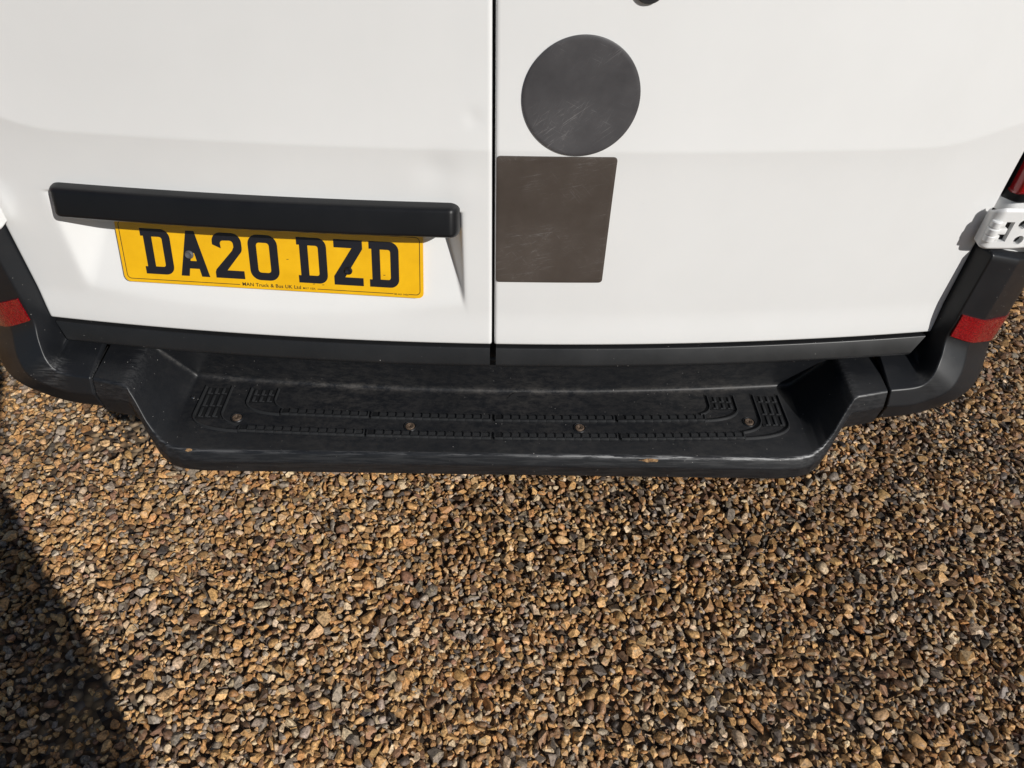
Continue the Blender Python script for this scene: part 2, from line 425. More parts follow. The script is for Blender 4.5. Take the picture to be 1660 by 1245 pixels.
ld = make_door('rear_door', -.811, -.0065); rd = make_door('rear_door', .0050, .811)
ld['label'] = 'left rear door with number plate recess and small dents'; rd['label'] = 'plain right rear door with swage line'

def door_trim(parent, xa, xb, ta, tb):
    secs = []
    for i in range(60):
        t = i/59; xt = xa+(xb-xa)*t; xbm = ta+(tb-ta)*t; b1, b2 = bow(xt), bow(xbm)
        K = [(xt, b1+.030, .640), (xt, b1-.0045, .6405), (xt*.98+xbm*.02, b1-.0065, .6395), (xbm, b2-.0195, .610), (xbm, b2-.0150, .603), (xbm, b2+.035, .603)]
        secs.append(fillet(K, [0, .002, .002, .005, .004, 0], 3))
    P = np.array(secs); c0 = P[0].mean(0); c1 = P[-1].mean(0)
    P = np.concatenate([(c0+(P[0]-c0)*.0)[None], P, (c1+(P[-1]-c1)*.0)[None]], 0)
    o = link('lower_trim', gridmesh('lower_trim', P), M['trim']); autosharp(o.data, 40); return sub(o, parent)
door_trim(ld, -.807, -.0062, -.790, -.0062); door_trim(rd, .0048, .807, .0048, .782)

# backing behind the doors and the seam seal
bm = bmesh.new(); box(bm, (-.83, .155, .60), (.83, .165, 2.3)); P_(bm_obj('door_frame', bm, M['under'], None, False))
bm = bmesh.new(); box(bm, (-.016, .016, .60), (.016, .034, 2.28)); P_(bm_obj('door_seal', bm, M['rubber'], None, False))

# number plate light bar
secs = []
xs = np.concatenate([np.linspace(-.695, -.675, 9), np.linspace(-.67, -.085, 40), np.linspace(-.078, -.0525, 12)])
for x in xs:
    el = math.sqrt(max(0, 1-(max(0, -.679-x)/.0165)**2)); er = math.sqrt(max(0, 1-(max(0, x+.068)/.0158)**2)); e = (.25+.75*el)*er; b = bow(x)
    dz = .012*(1-er)+.007*(1-el)
    K = [(x, b+.050, .924-dz), (x, b-.001, .930-dz), (x, b-.001-.021*e, .9305-dz), (x, b-.002-.034*e, .8905), (x, b-.001-.026*e, .883+.006*(1-el)), (x, b+.060, .888)]
    secs.append(fillet(K, [0, .003, .007, .004, .003, 0], 4))
P = np.array(secs); 
c0, c1 = P[0].mean(0), P[-1].mean(0); P = np.concatenate([np.repeat(c0[None, None], P.shape[1], 1), P, np.repeat(c1[None, None], P.shape[1], 1)], 0)
o = P_(link('plate_light_bar', gridmesh('plate_light_bar', P), M['bar'])); autosharp(o.data, 50)

# number plate
bm = bmesh.new(); extrude_poly(bm, rrect(0, 0, .520, .111, .009), PM, .003, .0006)
plate = P_(bm_obj('number_plate', bm, M['yellow'])); plate['label'] = 'yellow number plate reading DA20 DZD'
def arc(cx, cy, r, a0, a1, k=7): return [(cx+r*math.cos(R(a0+(a1-a0)*i/k)), cy+r*math.sin(R(a0+(a1-a0)*i/k))) for i in range(k+1)]
GL = {
 'D': ([(0, 0)]+arc(35, 15, 15, -90, 0)+arc(35, 64, 15, 0, 90)+[(0, 79), (0, 66), (4.5, 66), (4.5, 13), (0, 13)],
       [(18.5, 13.5)]+arc(32, 17.5, 4, -90, 0, 3)+arc(32, 61.5, 4, 0, 90, 3)+[(18.5, 65.5)]),
 'A': ([(0, 0), (14, 0), (16.6, 13.5), (33.4, 13.5), (36, 0), (50, 0), (32, 79), (18, 79)], [(19.5, 27), (30.5, 27), (27.6, 41), (22.4, 41)]),
 '2': ([(0, 0), (50, 0), (50, 14), (21, 14), (44, 42)]+arc(36, 54, 14, -35, 0, 3)+arc(34, 63, 16, 0, 90)+arc(16, 63, 16, 90, 180)+[(0, 58), (14, 52)]+arc(19, 60, 5.5, 180, 90, 4)+arc(30, 60, 6, 90, 0, 4)+[(36, 55), (33, 49), (2, 15), (0, 10)], None),
 '0': (rrect(0, 0, 50, 79, 17), rrect(14, 13.5, 36, 65.5, 5, 3)),
 'Z': ([(0, 0), (50, 0), (50, 14), (19, 14), (50, 64), (50, 79), (2, 79), (2, 65), (32, 65), (0, 15)], None)}
def curve_mesh(name, polys, thick):
    cu = bpy.data.curves.new(name, 'CURVE'); cu.dimensions = '2D'; cu.fill_mode = 'BOTH'; cu.extrude = thick
    for pts in polys:
        sp = cu.splines.new('POLY'); sp.points.add(len(pts)-1); sp.use_cyclic_u = True
        for p, (x, y) in zip(sp.points, pts): p.co = (x, y, 0, 1)
    o = bpy.data.objects.new(name, cu); me = bpy.data.meshes.new_from_object(o); bpy.data.objects.remove(o); bpy.data.curves.remove(cu); me.name = name; return me
def on_plate(me, u, v, h=.0031):
    me.transform(PM @ Matrix.Translation((u, v, h))); return me
u = .041
for ch in 'DA20 DZD':
    if ch == ' ': u += .022; continue
    o_, h_ = GL[ch]; polys = [[(a/1000, b/1000) for a, b in q] for q in ((o_, h_) if h_ else (o_,))]
    o = link('character', on_plate(curve_mesh('character', polys, .00035), u, .016), M['ink'], plate, False); o['label'] = 'black character '+ch
    u += .061
def text_mesh(name, s, size, sx=1.0):
    cu = bpy.data.curves.new(name, 'FONT'); cu.body = s; cu.size = size; cu.extrude = .00015; cu.space_character = 1.06; cu.offset = size*.006
    o = bpy.data.objects.new(name, cu); me = bpy.data.meshes.new_from_object(o); bpy.data.objects.remove(o); bpy.data.curves.remove(cu)
    me.transform(Matrix.Diagonal((sx, 1, 1, 1))); return me
tme = text_mesh('supplier_text', 'MAN Truck & Bus UK Ltd', .0088, 1.02); wt = max(v.co.x for v in tme.vertices)
link('supplier_text', on_plate(tme, .2065, .0042, .0032), M['ink'], plate, False)
t2 = text_mesh('supplier_text', 'M17 1SX', .0048, 1.15); w2 = max(v.co.x for v in t2.vertices)
link('supplier_text', on_plate(t2, .2065+wt+.0035, .0045, .0032), M['ink'], plate, False)
t3 = text_mesh('supplier_text', 'BS AU 145d', .0040, 1.15); w3 = max(v.co.x for v in t3.vertices)
link('supplier_text', on_plate(t3, .470, .0040, .0032), M['ink'], plate, False)
def strip(path, wd):
    pts = [np.array(p) for p in path]; L, Rr = [], []
    for i, p in enumerate(pts):
        d = pts[min(i+1, len(pts)-1)]-pts[max(i-1, 0)]; d = d/np.linalg.norm(d); nn = np.array([-d[1], d[0]])*wd/2
        L.append(tuple(p+nn)); Rr.append(tuple(p-nn))
    return L+Rr[::-1]
i_ = .0058; r_ = .007
pa = [(.2025, i_)]+[(i_+r_+r_*math.cos(R(t)), i_+r_+r_*math.sin(R(t))) for t in range(270, 179, -15)]+[(i_, .111-i_-r_)]+[(i_+r_+r_*math.cos(R(t)), .111-i_-r_+r_*math.sin(R(t))) for t in range(180, 89, -15)]
pb = [(.2065+wt+w2+.007, i_), (.4685, i_)]
pc = [(.470+w3+.001, i_)]+[(.52-i_-r_+r_*math.cos(R(t)), i_+r_+r_*math.sin(R(t))) for t in range(-90, 1, 15)]+[(.52-i_-r_+r_*math.cos(R(t)), .111-i_-r_+r_*math.sin(R(t))) for t in range(0, 91, 15)]+[(i_+r_, .111-i_)]
for pth in (pa, pb, pc):
    link('border_line', on_plate(curve_mesh('border_line', [strip(pth, .0011)], .0001), 0, 0), M['ink'], plate, False)
for (uu, vv, mt, rr) in ((.121, .054, 'cap', .0074), (.393, .042, 'ink', .0068)):
    bm = bmesh.new(); lathe(bm, [(rr, 0), (rr, .002), (rr*.72, .0045), (rr*.62, .0032), (rr*.3, .0030), (0, .0016)], PM @ Matrix.Translation((uu, vv, .0033)), 18)
    o = bm_obj('plate_screw', bm, M[mt], plate)
for (uu, vv) in ((.288, .055), (.352, .038), (.452, .037), (.330, .014), (.346, .0135)):
    bm = bmesh.new(); extrude_poly(bm, [(0, 0), (.003, .0002), (.0042, .0007), (.003, .0011), (.0004, .0009)], PM @ Matrix.Translation((uu, vv, .0031)), .0003)
    bm_obj('stone_chip_mark', bm, M['ink'], plate, False)

# centre bumper with its scooped step
FZ = .480
def bsec(x):
    a = abs(x); b = bow(a)
    s2 = float(np.interp(a, [.598, .604, .655, .663], [0, .06, .93, 1]))
    yk1 = b+.028
    sh_f = -.044+.24*max(a-.67, 0)
    k2z = FZ*(1-s2)+.5765*s2; k2y = yk1+.022*(.580-k2z)/.1
    k3y = float(np.interp(a, [.54, .575, .600, .620, .637, .655, .668, .672], [-.118, -.114, -.106, -.093, -.078, -.057, -.0445, sh_f]))
    k3z = float(np.interp(a, [.590, .612, .625, .637, .655, .666, .674], [FZ-.001, .484, .494, .511, .547, .567, .571]))
    k4y = k3y-.007+.006*float(np.interp(a, [.62, .67], [0, 1]))
    k4z = float(np.interp(a, [.600, .622, .640, .655, .664], [.428, .433, .447, .468, .487]))
    K = [(x, b+.085, .600), (x, yk1+.02, .593), (x, yk1, .580), (x, k2y, k2z), (x, k3y, k3z), (x, k3y-.0095, .60*k3z+.40*k4z), (x, k4y, k4z), (x, k4y+.02, k4z-.012), (x, k4y+.12, k4z-.02)]
    return K
xs = np.unique(np.concatenate([np.linspace(-.7325, .7325, 120), np.linspace(.55, .70, 60), -np.linspace(.55, .70, 60)]))
seg = 6
P = np.array([fillet(bsec(x), [0, .012, .012, .013, .006, .003, .004, .010, 0], seg) for x in xs])
npt = P.shape[1]
# wear: dust gathers in the fillet at the back of the tread, scuffs on the front lip
j = np.arange(npt); jb = 1+(seg+1)*2+3; jl = 1+(seg+1)*3+3
ins = (1-sstep(np.abs(xs), .53, .62))
dust = np.exp(-((j-jb)/3.2)**2)[None, :]*ins[:, None]*(.55+.45*np.sin(xs*9+1)[:, None]**2)
dust += .05*((j > jb)&(j < jl))[None, :]
scuff = np.exp(-((j-jl-.5)/1.5)**2)[None, :]*((.22+.78*sstep(xs, .0, .30))*(1-.8*sstep(np.abs(xs), .61, .64)))[:, None]+.03*((j > jl+2)&(j < jl+14))[None, :]
crest = np.exp(-((np.abs(xs)-.668)/.012)**2)[:, None]*((j > jb-3)&(j < jl+3))[None, :]*.05
ridge_w = np.exp(-((j-jb)/1.3)**2)[None, :]*(sstep(np.abs(xs), .592, .602)*(1-sstep(np.abs(xs), .655, .668)))[:, None]
dust = np.clip(dust+ridge_w*.6, 0, 1.3)
bumper = P_(link('bumper', gridmesh('bumper', P, {'dust': dust, 'scuff': np.clip(scuff+crest, 0, 1)}), M['plastic']))
bumper['label'] = 'black plastic rear bumper with scooped step and ribbed tread'

def floor_y_back(x): return bow(x)+.05
# tread strips: raised bars carrying a row of square teeth
ZT = FZ-.0006
def yline(x, base, k): return base+k*x*x
def tread_strip(x0, x1, yb, k, dep):
    bm = bmesh.new(); nT = max(2, round((x1-x0)/.0165)); p = (x1-x0)/nT
    def bar(xa, xb, ya, yb_, z0, z1, mi, bev):
        n0 = len(bm.faces); box(bm, (xa, ya, z0), (xb, yb_, z1), bev); bm.faces.ensure_lookup_table()
        for f in bm.faces[n0:]: f.material_index = mi
    for i in range(nT):
        xa, xb = x0+i*p, x0+(i+1)*p; ym = yline((xa+xb)/2, yb, k)
        bar(xa, xb, ym-dep*.5+.001, ym+dep*.5, ZT, ZT+.0016, 1, 0)
        bar(xa, xb, ym-dep*.5, ym-dep*.5+.0040, ZT, ZT+.0050, 0, .0007)
        bar(xa-.0013, xa+.0013, ym-dep*.5+.0040, ym+dep*.5-.0005, ZT, ZT+.0042, 0, .0005)
    ym = yline(x1, yb, k); bar(x1-.0013, x1+.0013, ym-dep*.5, ym+dep*.5-.0005, ZT, ZT+.0042, 0, .0005)
    o = bm_obj('tread_strip', bm, M['tread'], bumper, True, 30); o.data.materials.append(M['pocket']); return o
for (a, b_) in ((-.478, -.242), (-.236, -.004), (.004, .236), (.243, .478)): tread_strip(a, b_, -.0745, .047, .0165)
for (a, b_) in ((-.408, -.240), (-.234, -.004), (.004, .234), (.241, .412)): tread_strip(a, b_, -.028, .055, .0165)
def ridge(pts, wd=.004, h=.0050):
    bm = bmesh.new(); prof = [(-wd/2, 0), (-wd/4, h), (wd/4, h), (wd/2, 0)]; rows = []
    pts = [np.array(p) for p in pts]
    for i, p in enumerate(pts):
        d = pts[min(i+1, len(pts)-1)]-pts[max(i-1, 0)]; d /= np.linalg.norm(d); nn = np.array([-d[1], d[0]])
        rows.append([bm.verts.new((*(p+nn*a), ZT+z)) for a, z in prof])
    for r0, r1 in zip(rows[:-1], rows[1:]):
        for k in range(3): bm.faces.new((r0[k], r0[k+1], r1[k+1], r1[k]))
    return bm_obj('tread_ridge', bm, M['tread'], bumper, True, 60)
def bez(p0, p1, p2, k=10): return [((1-t)**2*p0[0]+2*t*(1-t)*p1[0]+t*t*p2[0], (1-t)**2*p0[1]+2*t*(1-t)*p1[1]+t*t*p2[1]) for t in (i/k for i in range(k+1))]
def pad(s, xc, yc, wd, rows, skew):
    bm = bmesh.new(); L = [.020, .034, .029] if rows == 3 else [.018, .018]; tot = sum(L); x_a = xc-wd/3; x_b = xc+wd*2/3
    def bar(xa, xb, ya, yb_, z1, mi, bev):
        n0 = len(bm.faces); box(bm, (min(s*xa, s*xb), ya, ZT), (max(s*xa, s*xb), yb_, ZT+z1), bev); bm.faces.ensure_lookup_table()
        for f in bm.faces[n0:]: f.material_index = mi
    bar(x_a-.003, x_b+.001, yc-tot, yc, .0014, 1, 0)
    yy = yc
    for L_ in L:
        for c in range(3):
            xa = x_a+c*wd/3; bar(xa+.0065, xa+.0115, yy-L_+.003, yy-.002, .0042, 0, .0007)
            bar(xa+.0015, xa+.0065, yy-L_+.0025, yy-L_+.0045, .0036, 0, .0005)
        yy -= L_
    o = bm_obj('tread_pad', bm, M['tread'], bumper, True, 30); o.data.materials.append(M['pocket']); return yy
for s in (-1, 1):
    pad(s, .5380, .044, .041, 3, .0); pad(s, .4455, .040, .043, 2, .0)
    ridge([(s*.570, .047), (s*.572, -.030)]+[(s*x, y) for x, y in bez((.572, -.032), (.568, -.066), (.478, -.0715))], .0046)
    ridge([(s*.519, .047), (s*.520, -.022)]+[(s*x, y) for x, y in bez((.520, -.024), (.516, -.050), (.478, -.0560))], .0036)
    ridge([(s*.479, .043), (s*.480, .006)]+[(s*x, y) for x, y in bez((.480, .004), (.474, -.022), (.410, -.0265))], .0046)
    ridge([(s*.426, .043), (s*.427, .014)]+[(s*x, y) for x, y in bez((.427, .013), (.424, -.006), (.405, -.0100))], .0036)
# screws in dished holes
for x, y in ((-.489, -.036), (-.157, -.052), (.166, -.049), (.4955, -.027)):
    bm = bmesh.new(); lathe(bm, [(.0125, 0), (.0112, .0022), (.0092, .0008)], Matrix.Translation((x, y, ZT)), 22)
    d = bm_obj('screw_cup', bm, M['plastic'], bumper)
    bm = bmesh.new(); lathe(bm, [(.0090, 0), (.0090, .0022), (.0076, .0034), (.0055, .0034), (.0048, .0026), (.0030, .0026), (.0022, .0008), (0, .0008)], Matrix.Translation((x, y, ZT)), 18)
    bm_obj('screw', bm, M['rust'], bumper)
bm = bmesh.new(); lathe(bm, [(.0042, 0), (.0040, .0015), (.0022, .0026), (0, .003)], Matrix.Translation((-.588, .016, FZ+.001)), 12); bm_obj('screw', bm, M['steel'], bumper)
# torn holes on the lip
def ragged(x0, x1, y0, y1, z, nrm, k, seed):
    rr = random.Random(seed); pts = []
    for i in range(k):
        t = 2*math.pi*i/k; q = rr.uniform(.65, 1.05); pts.append(((x0+x1)/2+(x1-x0)/2*q*math.cos(t), (y0+y1)/2+(y1-y0)/2*q*math.sin(t)))
    return pts
for (xa, xb, yc, zc, dep, sd) in ((.270, .312, -.1225, .4742, .0075, 3), (-.563, -.549, -.116, .4765, .006, 5)):
    bm = bmesh.new(); extrude_poly(bm, ragged(xa, xb, -dep/2, dep/2, 0, None, 14, sd), Matrix.Translation((0, yc, zc)) @ Matrix.Rotation(R(45), 4, 'X'), .0012)
    o = bm_obj('torn_hole', bm, M['torn'], bumper, False); o['label'] = 'ragged tan scrape on the lip of the step'
# clean black smear in the dust
bm = bmesh.new()
extrude_poly(bm, [(-.020, -.006), (-.008, -.007), (.000, .002), (.022, .004), (.024, .008), (.018, .011), (-.004, .010), (-.012, .004)], Matrix.Translation((.047, .0325, .4800)) @ Matrix.Rotation(R(9), 4, 'X'), .0014)
bm_obj('scrape_mark', bm, M['rubber'], bumper, False)

# bumper corners with the pillar covers above
COLS = [ # t, E (door side), F (foot of the inner wall), C (crease), M1, M2, O (outer / lower edge), B (tucked back)
 (0.0, (.7385, .055, .590), (.7385, .014, .581), (.7385, -.0275, .5715), (.7395, -.0375, .538), (.7405, -.0305, .515), (.741, -.0245, .489), (.741, .06, .47)),
 (1.0, (.770, .058, .591), (.775, .016, .581), (.779, -.0225, .573), (.788, -.0315, .538), (.797, -.0225, .515), (.806, -.014, .489), (.80, .08, .47)),
 (1.5, (.788, .060, .591), (.793, .016, .581), (.799, -.0185, .577), (.816, -.0255, .543), (.838, -.0125, .516), (.854, .000, .491), (.83, .09, .472)),
 (2.0, (.798, .061, .592), (.803, .020, .582), (.811, -.0130, .589), (.842, -.0225, .556), (.879, -.006, .521), (.905, .026, .494), (.88, .12, .476)),
 (2.5, (.804, .062, .594), (.810, .033, .584), (.819, -.0040, .606), (.861, -.0150, .573), (.917, .011, .533), (.952, .066, .502), (.93, .16, .48)),
 (2.9, (.808, .063, .602), (.813, .047, .594), (.826, .0110, .628), (.876, .0050, .596), (.945, .039, .553), (.984, .102, .518), (.975, .24, .50)),
 (3.5, (.811, .065, .650), (.814, .054, .650), (.829, .0260, .659), (.884, .034, .634), (.963, .082, .600), (1.0, .140, .570), (1.003, .34, .56)),
 (4.1, (.812, .0655, .698), (.815, .055, .700), (.827, .023, .705), (.886, .034, .682), (.967, .084, .655), (1.0, .140, .634), (1.003, .36, .63)),
 (5.4, (.814, .067, .832), (.817, .056, .832), (.830, .024, .834), (.888, .035, .818), (.968, .085, .790), (1.0, .141, .765), (1.003, .36, .76))]
ts = [c[0] for c in COLS]; KV = np.array([[p for p in c[1:]] for c in COLS])
def corner_section(t, s=1):
    K = curve_interp(ts, KV.reshape(len(COLS), -1), t).reshape(-1, 3)*np.array([s, 1, 1])
    return K
def corner(s):
    T = np.concatenate([np.linspace(0, 3.6, 60), np.linspace(3.7, 5.4, 20)])
    secs = []
    for t in T:
        K = corner_section(t, s); E_ = K[0].copy(); E_[1] += .03
        secs.append(fillet(np.concatenate([E_[None], K]), [0, .003, .006, .0035, .004, .02, .022, 0], 6))
    P = np.array(secs)
    # returns at both ends: seam edge and top
    P = np.concatenate([P[:1]+np.array([s*-.0, .0, 0])+(np.array([0, .012, -.010])), P, P[-1:]+np.array([0, .004, .004]), P[-1:]+np.array([0, .03, .004])], 0)
    j = np.arange(P.shape[1]); jc = 1+14+3
    sc = np.exp(-((j-jc)/3.)**2)[None, :]*np.concatenate([[1], np.exp(-((T-1.75)/.45)**2), [0, 0]])[:, None]
    o = P_(link('bumper_corner', gridmesh('bumper_corner', P, {'scuff': sc*(.5 if s < 0 else .12), 'dust': sc*.2}, flip=s < 0), M['plastic']))
    o['label'] = ('left' if s < 0 else 'right')+' black bumper corner with pillar cover'
    # reflector set on the outer face
    rows = []
    for z in np.linspace(0, 1, 10):
        row = []
        lo = fillet(corner_section(3.57, s)[1:], [0, .005, .022, .03, .022, 0], 6); hi = fillet(corner_section(4.2, s)[1:], [0, .005, .022, .03, .022, 0], 6)
        row = lo*(1-z)+hi*z; rows.append(row)
    Q = np.array(rows)[:, 7:32]
    # offset outward
    du = np.gradient(Q, axis=1); dv = np.gradient(Q, axis=0); nn = np.cross(du, dv); nn /= np.linalg.norm(nn, axis=-1, keepdims=True)+1e-9
    if nn[5, 8, 1] > 0: nn = -nn
    Qo = Q+nn*.0035
    Pd = np.concatenate([Q[:1], Qo, Q[-1:]], 0); Pd = np.concatenate([Q[[0]+list(range(len(Q)))+[-1]][:, :1], Pd, Q[[0]+list(range(len(Q)))+[-1]][:, -1:]], 1)
    rf = link('reflector', gridmesh('reflector', Pd, flip=s > 0), M['reflector'], o); autosharp(rf.data, 40); rf['label'] = 'red reflector set into the black corner'
    return o
for s in (-1, 1): corner(s)

for s in (-1, 1):
    bm = bmesh.new(); box(bm, (s*.735-.012, -.016, .492), (s*.735+.012, .07, .563)); bm_obj('seam_backing', bm, M['rubber'], bumper, False)
# white rear pillars behind the covers, body sides and roof
for s in (-1, 1):
    K = [(s*.815, .12, 0), (s*.819, .072, 0), (s*.838, .052, 0), (s*.888, .058, 0), (s*.962, .100, 0), (s*.992, .155, 0), (s*.996, .40, 0)]
    base = fillet(K, [0, .006, .010, .03, .03, .03, 0], 5)
    zs = np.array([.56, .85, .93, 1.2, 1.8, 2.28]); P = np.array([[p+np.array([0, 0, z]) for p in base] for z in zs])
    o = P_(link('rear_pillar', gridmesh('rear_pillar', P, flip=s < 0), M['white'])); autosharp(o.data, 50)
bm = bmesh.new()
prof = [(-.998, .50), (-1.0, 1.0), (-.985, 1.8), (-.93, 2.28), (-.80, 2.40), (.80, 2.40), (.93, 2.28), (.985, 1.8), (1.0, 1.0), (.998, .50)]
ra = [bm.verts.new((x, .35, z)) for x, z in prof]; rb = [bm.verts.new((x, 5.6, z)) for x, z in prof]
for i in range(len(prof)-1): bm.faces.new((ra[i], rb[i], rb[i+1], ra[i+1]))
bm.faces.new(rb)
P_(bm_obj('body_shell', bm, M['white'], None, True, 30))
bm = bmesh.new(); box(bm, (-.93, .22, 2.28), (.93, .40, 2.40), .02); P_(bm_obj('roof_header', bm, M['white'], None, True, 30))
bm = bmesh.new(); box(bm, (-.96, .12, .50), (.96, 5.5, .56)); P_(bm_obj('underbody', bm, M['under'], None, False))
for s in (-1, 1):
    for y in (1.25, 4.7):
        mt = Matrix.Translation((s*.84, y, .345)) @ Matrix.Rotation(R(90*s), 4, 'Y')
        bm = bmesh.new(); lathe(bm, [(.20, -.10), (.31, -.115), (.345, -.09), (.347, .09), (.31, .115), (.20, .10)], mt, 40)
        wh = P_(bm_obj('wheel', bm, M['rubber']))
        bm = bmesh.new(); lathe(bm, [(.215, .085), (.20, .075), (.16, .04), (.06, .05), (.05, .07), (0, .07)], mt, 32); bm_obj('rim', bm, M['steel'], wh)

# tail lamps
for s in (-1, 1):
    base = fillet([(s*.818, .10, 0), (s*.822, .066, 0), (s*.838, .044, 0), (s*.888, .050, 0), (s*.965, .094, 0), (s*1.0, .150, 0), (s*1.002, .34, 0)], [0, .004, .008, .03, .03, .03, 0], 5)
    zs = np.concatenate([[.919, .921], np.linspace(.926, 1.62, 12)]); off = np.array([.012, .003]+[0]*12)
    P = np.array([[p+np.array([0, o_, z]) for p in base] for z, o_ in zip(zs, off)])
    lamp = P_(link('tail_lamp', gridmesh('tail_lamp', P, flip=s < 0), M['bar']))
    b2 = fillet([(s*.8235, .060, 0), (s*.828, .0395, 0), (s*.888, .0440, 0), (s*.967, .090, 0), (s*1.0035, .150, 0), (s*1.0055, .32, 0)], [0, .006, .03, .03, .03, 0], 5)
    zs = np.concatenate([[.935, .938], np.linspace(.944, 1.60, 10)]); off = np.array([.012, .003]+[0]*10)
    P = np.array([[p+np.array([0, o_, z]) for p in b2] for z, o_ in zip(zs, off)])
    le = link('lens', gridmesh('lens', P, flip=s < 0), M['lens'], lamp)
    bm = bmesh.new()
    for k in range(3):
        box(bm, (s*.858-.010, .0362, .952+k*.03), (s*.858+.010, .043, .970+k*.03), .002)
    bm_obj('lens_core', bm, M['lens_bright'], lamp)

# hinges: bent white straps with a pin slot and two bolt holes
def hinge(s):
    base = fillet([(.800, .048, 0), (.802, .034, 0), (.811, .026, 0), (.875, .027, 0), (.965, .066, 0), (1.012, .135, 0), (1.014, .26, 0)], [0, .005, .008, .03, .03, .03, 0], 6)
    d = np.concatenate([[0], np.cumsum(np.linalg.norm(np.diff(base, axis=0), axis=1))])
    def at_(l):
        return np.array([np.interp(l, d, base[:, k]) for k in range(3)])
    Lm = d[-1]; zlo = lambda l: .845+.004*(1-sstep(l, 0, .02))-.05*sstep(l, .09, .22); zhi = lambda l: .921-.010*(1-sstep(l, 0, .03))-.05*sstep(l, .09, .22)
    cut = [(.028, .060, .845, .889)]
    ls = np.unique(np.concatenate([np.linspace(0, .10, 130), np.linspace(.10, Lm, 30)])); vs = np.linspace(0, 1, 84)
    bm = bmesh.new(); g_ = {}
    for i, l in enumerate(ls):
        p = at_(l); t_ = at_(min(l+.002, Lm))-at_(max(l-.002, 0)); t_ /= np.linalg.norm(t_); nn = np.array([t_[1], -t_[0], 0])
        for j_, v in enumerate(vs):
            z = zlo(l)+(zhi(l)-zlo(l))*v
            rd_ = .004*(max(0, (.08-v)/.08)**2+max(0, (v-.92)/.08)**2)
            q = p-nn*rd_
            g_[i, j_] = bm.verts.new((s*q[0], q[1], z))
    for i in range(len(ls)-1):
        for j_ in range(len(vs)-1):
            lm = (ls[i]+ls[i+1])/2; vm = (vs[j_]+vs[j_+1])/2
            hole = (.030 < lm < .052 and .22 < vm < .70) or (.016 < lm < .031 and .22 < vm < .70)
            for (hl, hv) in ((.074, .25), (.068, .64)):
                if ((lm-hl)/.0085)**2+((vm-hv)/.11)**2 < 1: hole = True
            if hole: continue
            bm.faces.new((g_[i, j_], g_[i+1, j_], g_[i+1, j_+1], g_[i, j_+1]))
    for v in [v for v in bm.verts if not v.link_faces]: bm.verts.remove(v)
    bmesh.ops.recalc_face_normals(bm, faces=bm.faces)
    f0 = bm.faces[:]; avg = sum((f.normal.y for f in f0))
    if avg > 0: bmesh.ops.reverse_faces(bm, faces=f0)
    r = bmesh.ops.solidify(bm, geom=bm.faces[:], thickness=.010)
    o = P_(bm_obj('hinge', bm, M['white'], None, True, 40)); o['label'] = 'white door hinge on the '+('left' if s < 0 else 'right')+' rear pillar'
    # dark backing in the slots, knuckles and pin
    Q = np.array([[at_(l)*np.array([s, 1, 1])+np.array([-s*.0, .0085, z]) for z in (.852, .914)] for l in np.linspace(.012, .11, 20)])
    link('hinge_socket', gridmesh('hinge_socket', Q, flip=s < 0), M['dark_metal'], o)
    for zc, hh, rr in ((.897, .012, .0085), (.884, .012, .0100), (.871, .012, .0090)):
        bm = bmesh.new(); lathe(bm, [(0, -hh*.5), (rr*.85, -hh*.5), (rr, -hh*.38), (rr, hh*.38), (rr*.85, hh*.5), (0, hh*.5)], Matrix.Translation((s*.8105, .030, zc-.004)), 16)
        bm_obj('knuckle', bm, M['white'], o)
        bm = bmesh.new(); ex = .007 if abs(zc-.884) < .001 else .0; box(bm, (s*.817-.008-(ex if s < 0 else 0), .0262, zc-.0095), (s*.817+.008+(ex if s > 0 else 0), .036, zc+.0015), .0015); bm_obj('knuckle', bm, M['white'], o)
    return o
for s in (-1, 1): hinge(s)

# lock on the right door
lm = Matrix.Translation((.1955, bow(.19)-.003, 1.2385)) @ Matrix.Rotation(R(90), 4, 'X')
bm = bmesh.new(); lathe(bm, [(.0195, -.006), (.0195, .002), (.018, .004), (.0145, .004), (.013, .001)], lm, 28); lk = bm_obj('door_lock', bm, M['dark_metal'], rd)
bm = bmesh.new(); lathe(bm, [(.0135, .0), (.0132, .004), (.011, .006), (.004, .0055), (0, .0055)], lm, 24); bm_obj('lock_barrel', bm, M['steel'], rd)

# ------------------------------------------------------------------ magnetic patches on the right door
def patch(name, pts, mat, lift, thick):
    """flat outline (x, z) laid on the door skin, wrapped over its curve"""
    cx = sum(p[0] for p in pts)/len(pts); cz = sum(p[1] for p in pts)/len(pts)
    bm = bmesh.new(); rings = []
    K = [1, .998, .985]+[i/14 for i in range(13, 0, -1)]
    for q in K:
        ring = []
        for x, z in pts:
            X = cx+(x-cx)*q; Z = cz+(z-cz)*q; y = float(door_y(np.array(X), np.array(Z))) - lift
            if q == 1: y += thick
            elif q == .998: y += thick*.2
            ring.append(bm.verts.new((X-cx, y, Z-cz)))
        rings.append(ring)
    k = len(pts)
    for a, b in zip(rings[:-1], rings[1:]):
        for i in range(k): bm.faces.new((a[i], a[(i+1) % k], b[(i+1) % k], b[i]))
    c = bm.verts.new((0, float(door_y(np.array(cx), np.array(cz)))-lift, 0))
    for i in range(k): bm.faces.new((rings[-1][i], rings[-1][(i+1) % k], c))
    o = bm_obj(name, bm, mat, None, True, 40); o.location = (cx, 0, cz)
    if o.data.polygons[0].normal.y > 0: o.data.flip_normals()
    return o
pts = [(.1205+.0818*math.cos(2*math.pi*i/96), 1.0965+.0838*math.sin(2*math.pi*i/96)) for i in range(96)]
d = patch('magnetic_disc', pts, M['disc'], .0030, .0028)
tag(d, 'round dark grey scratched magnetic disc stuck on the right rear door', 'magnet')
sq = []
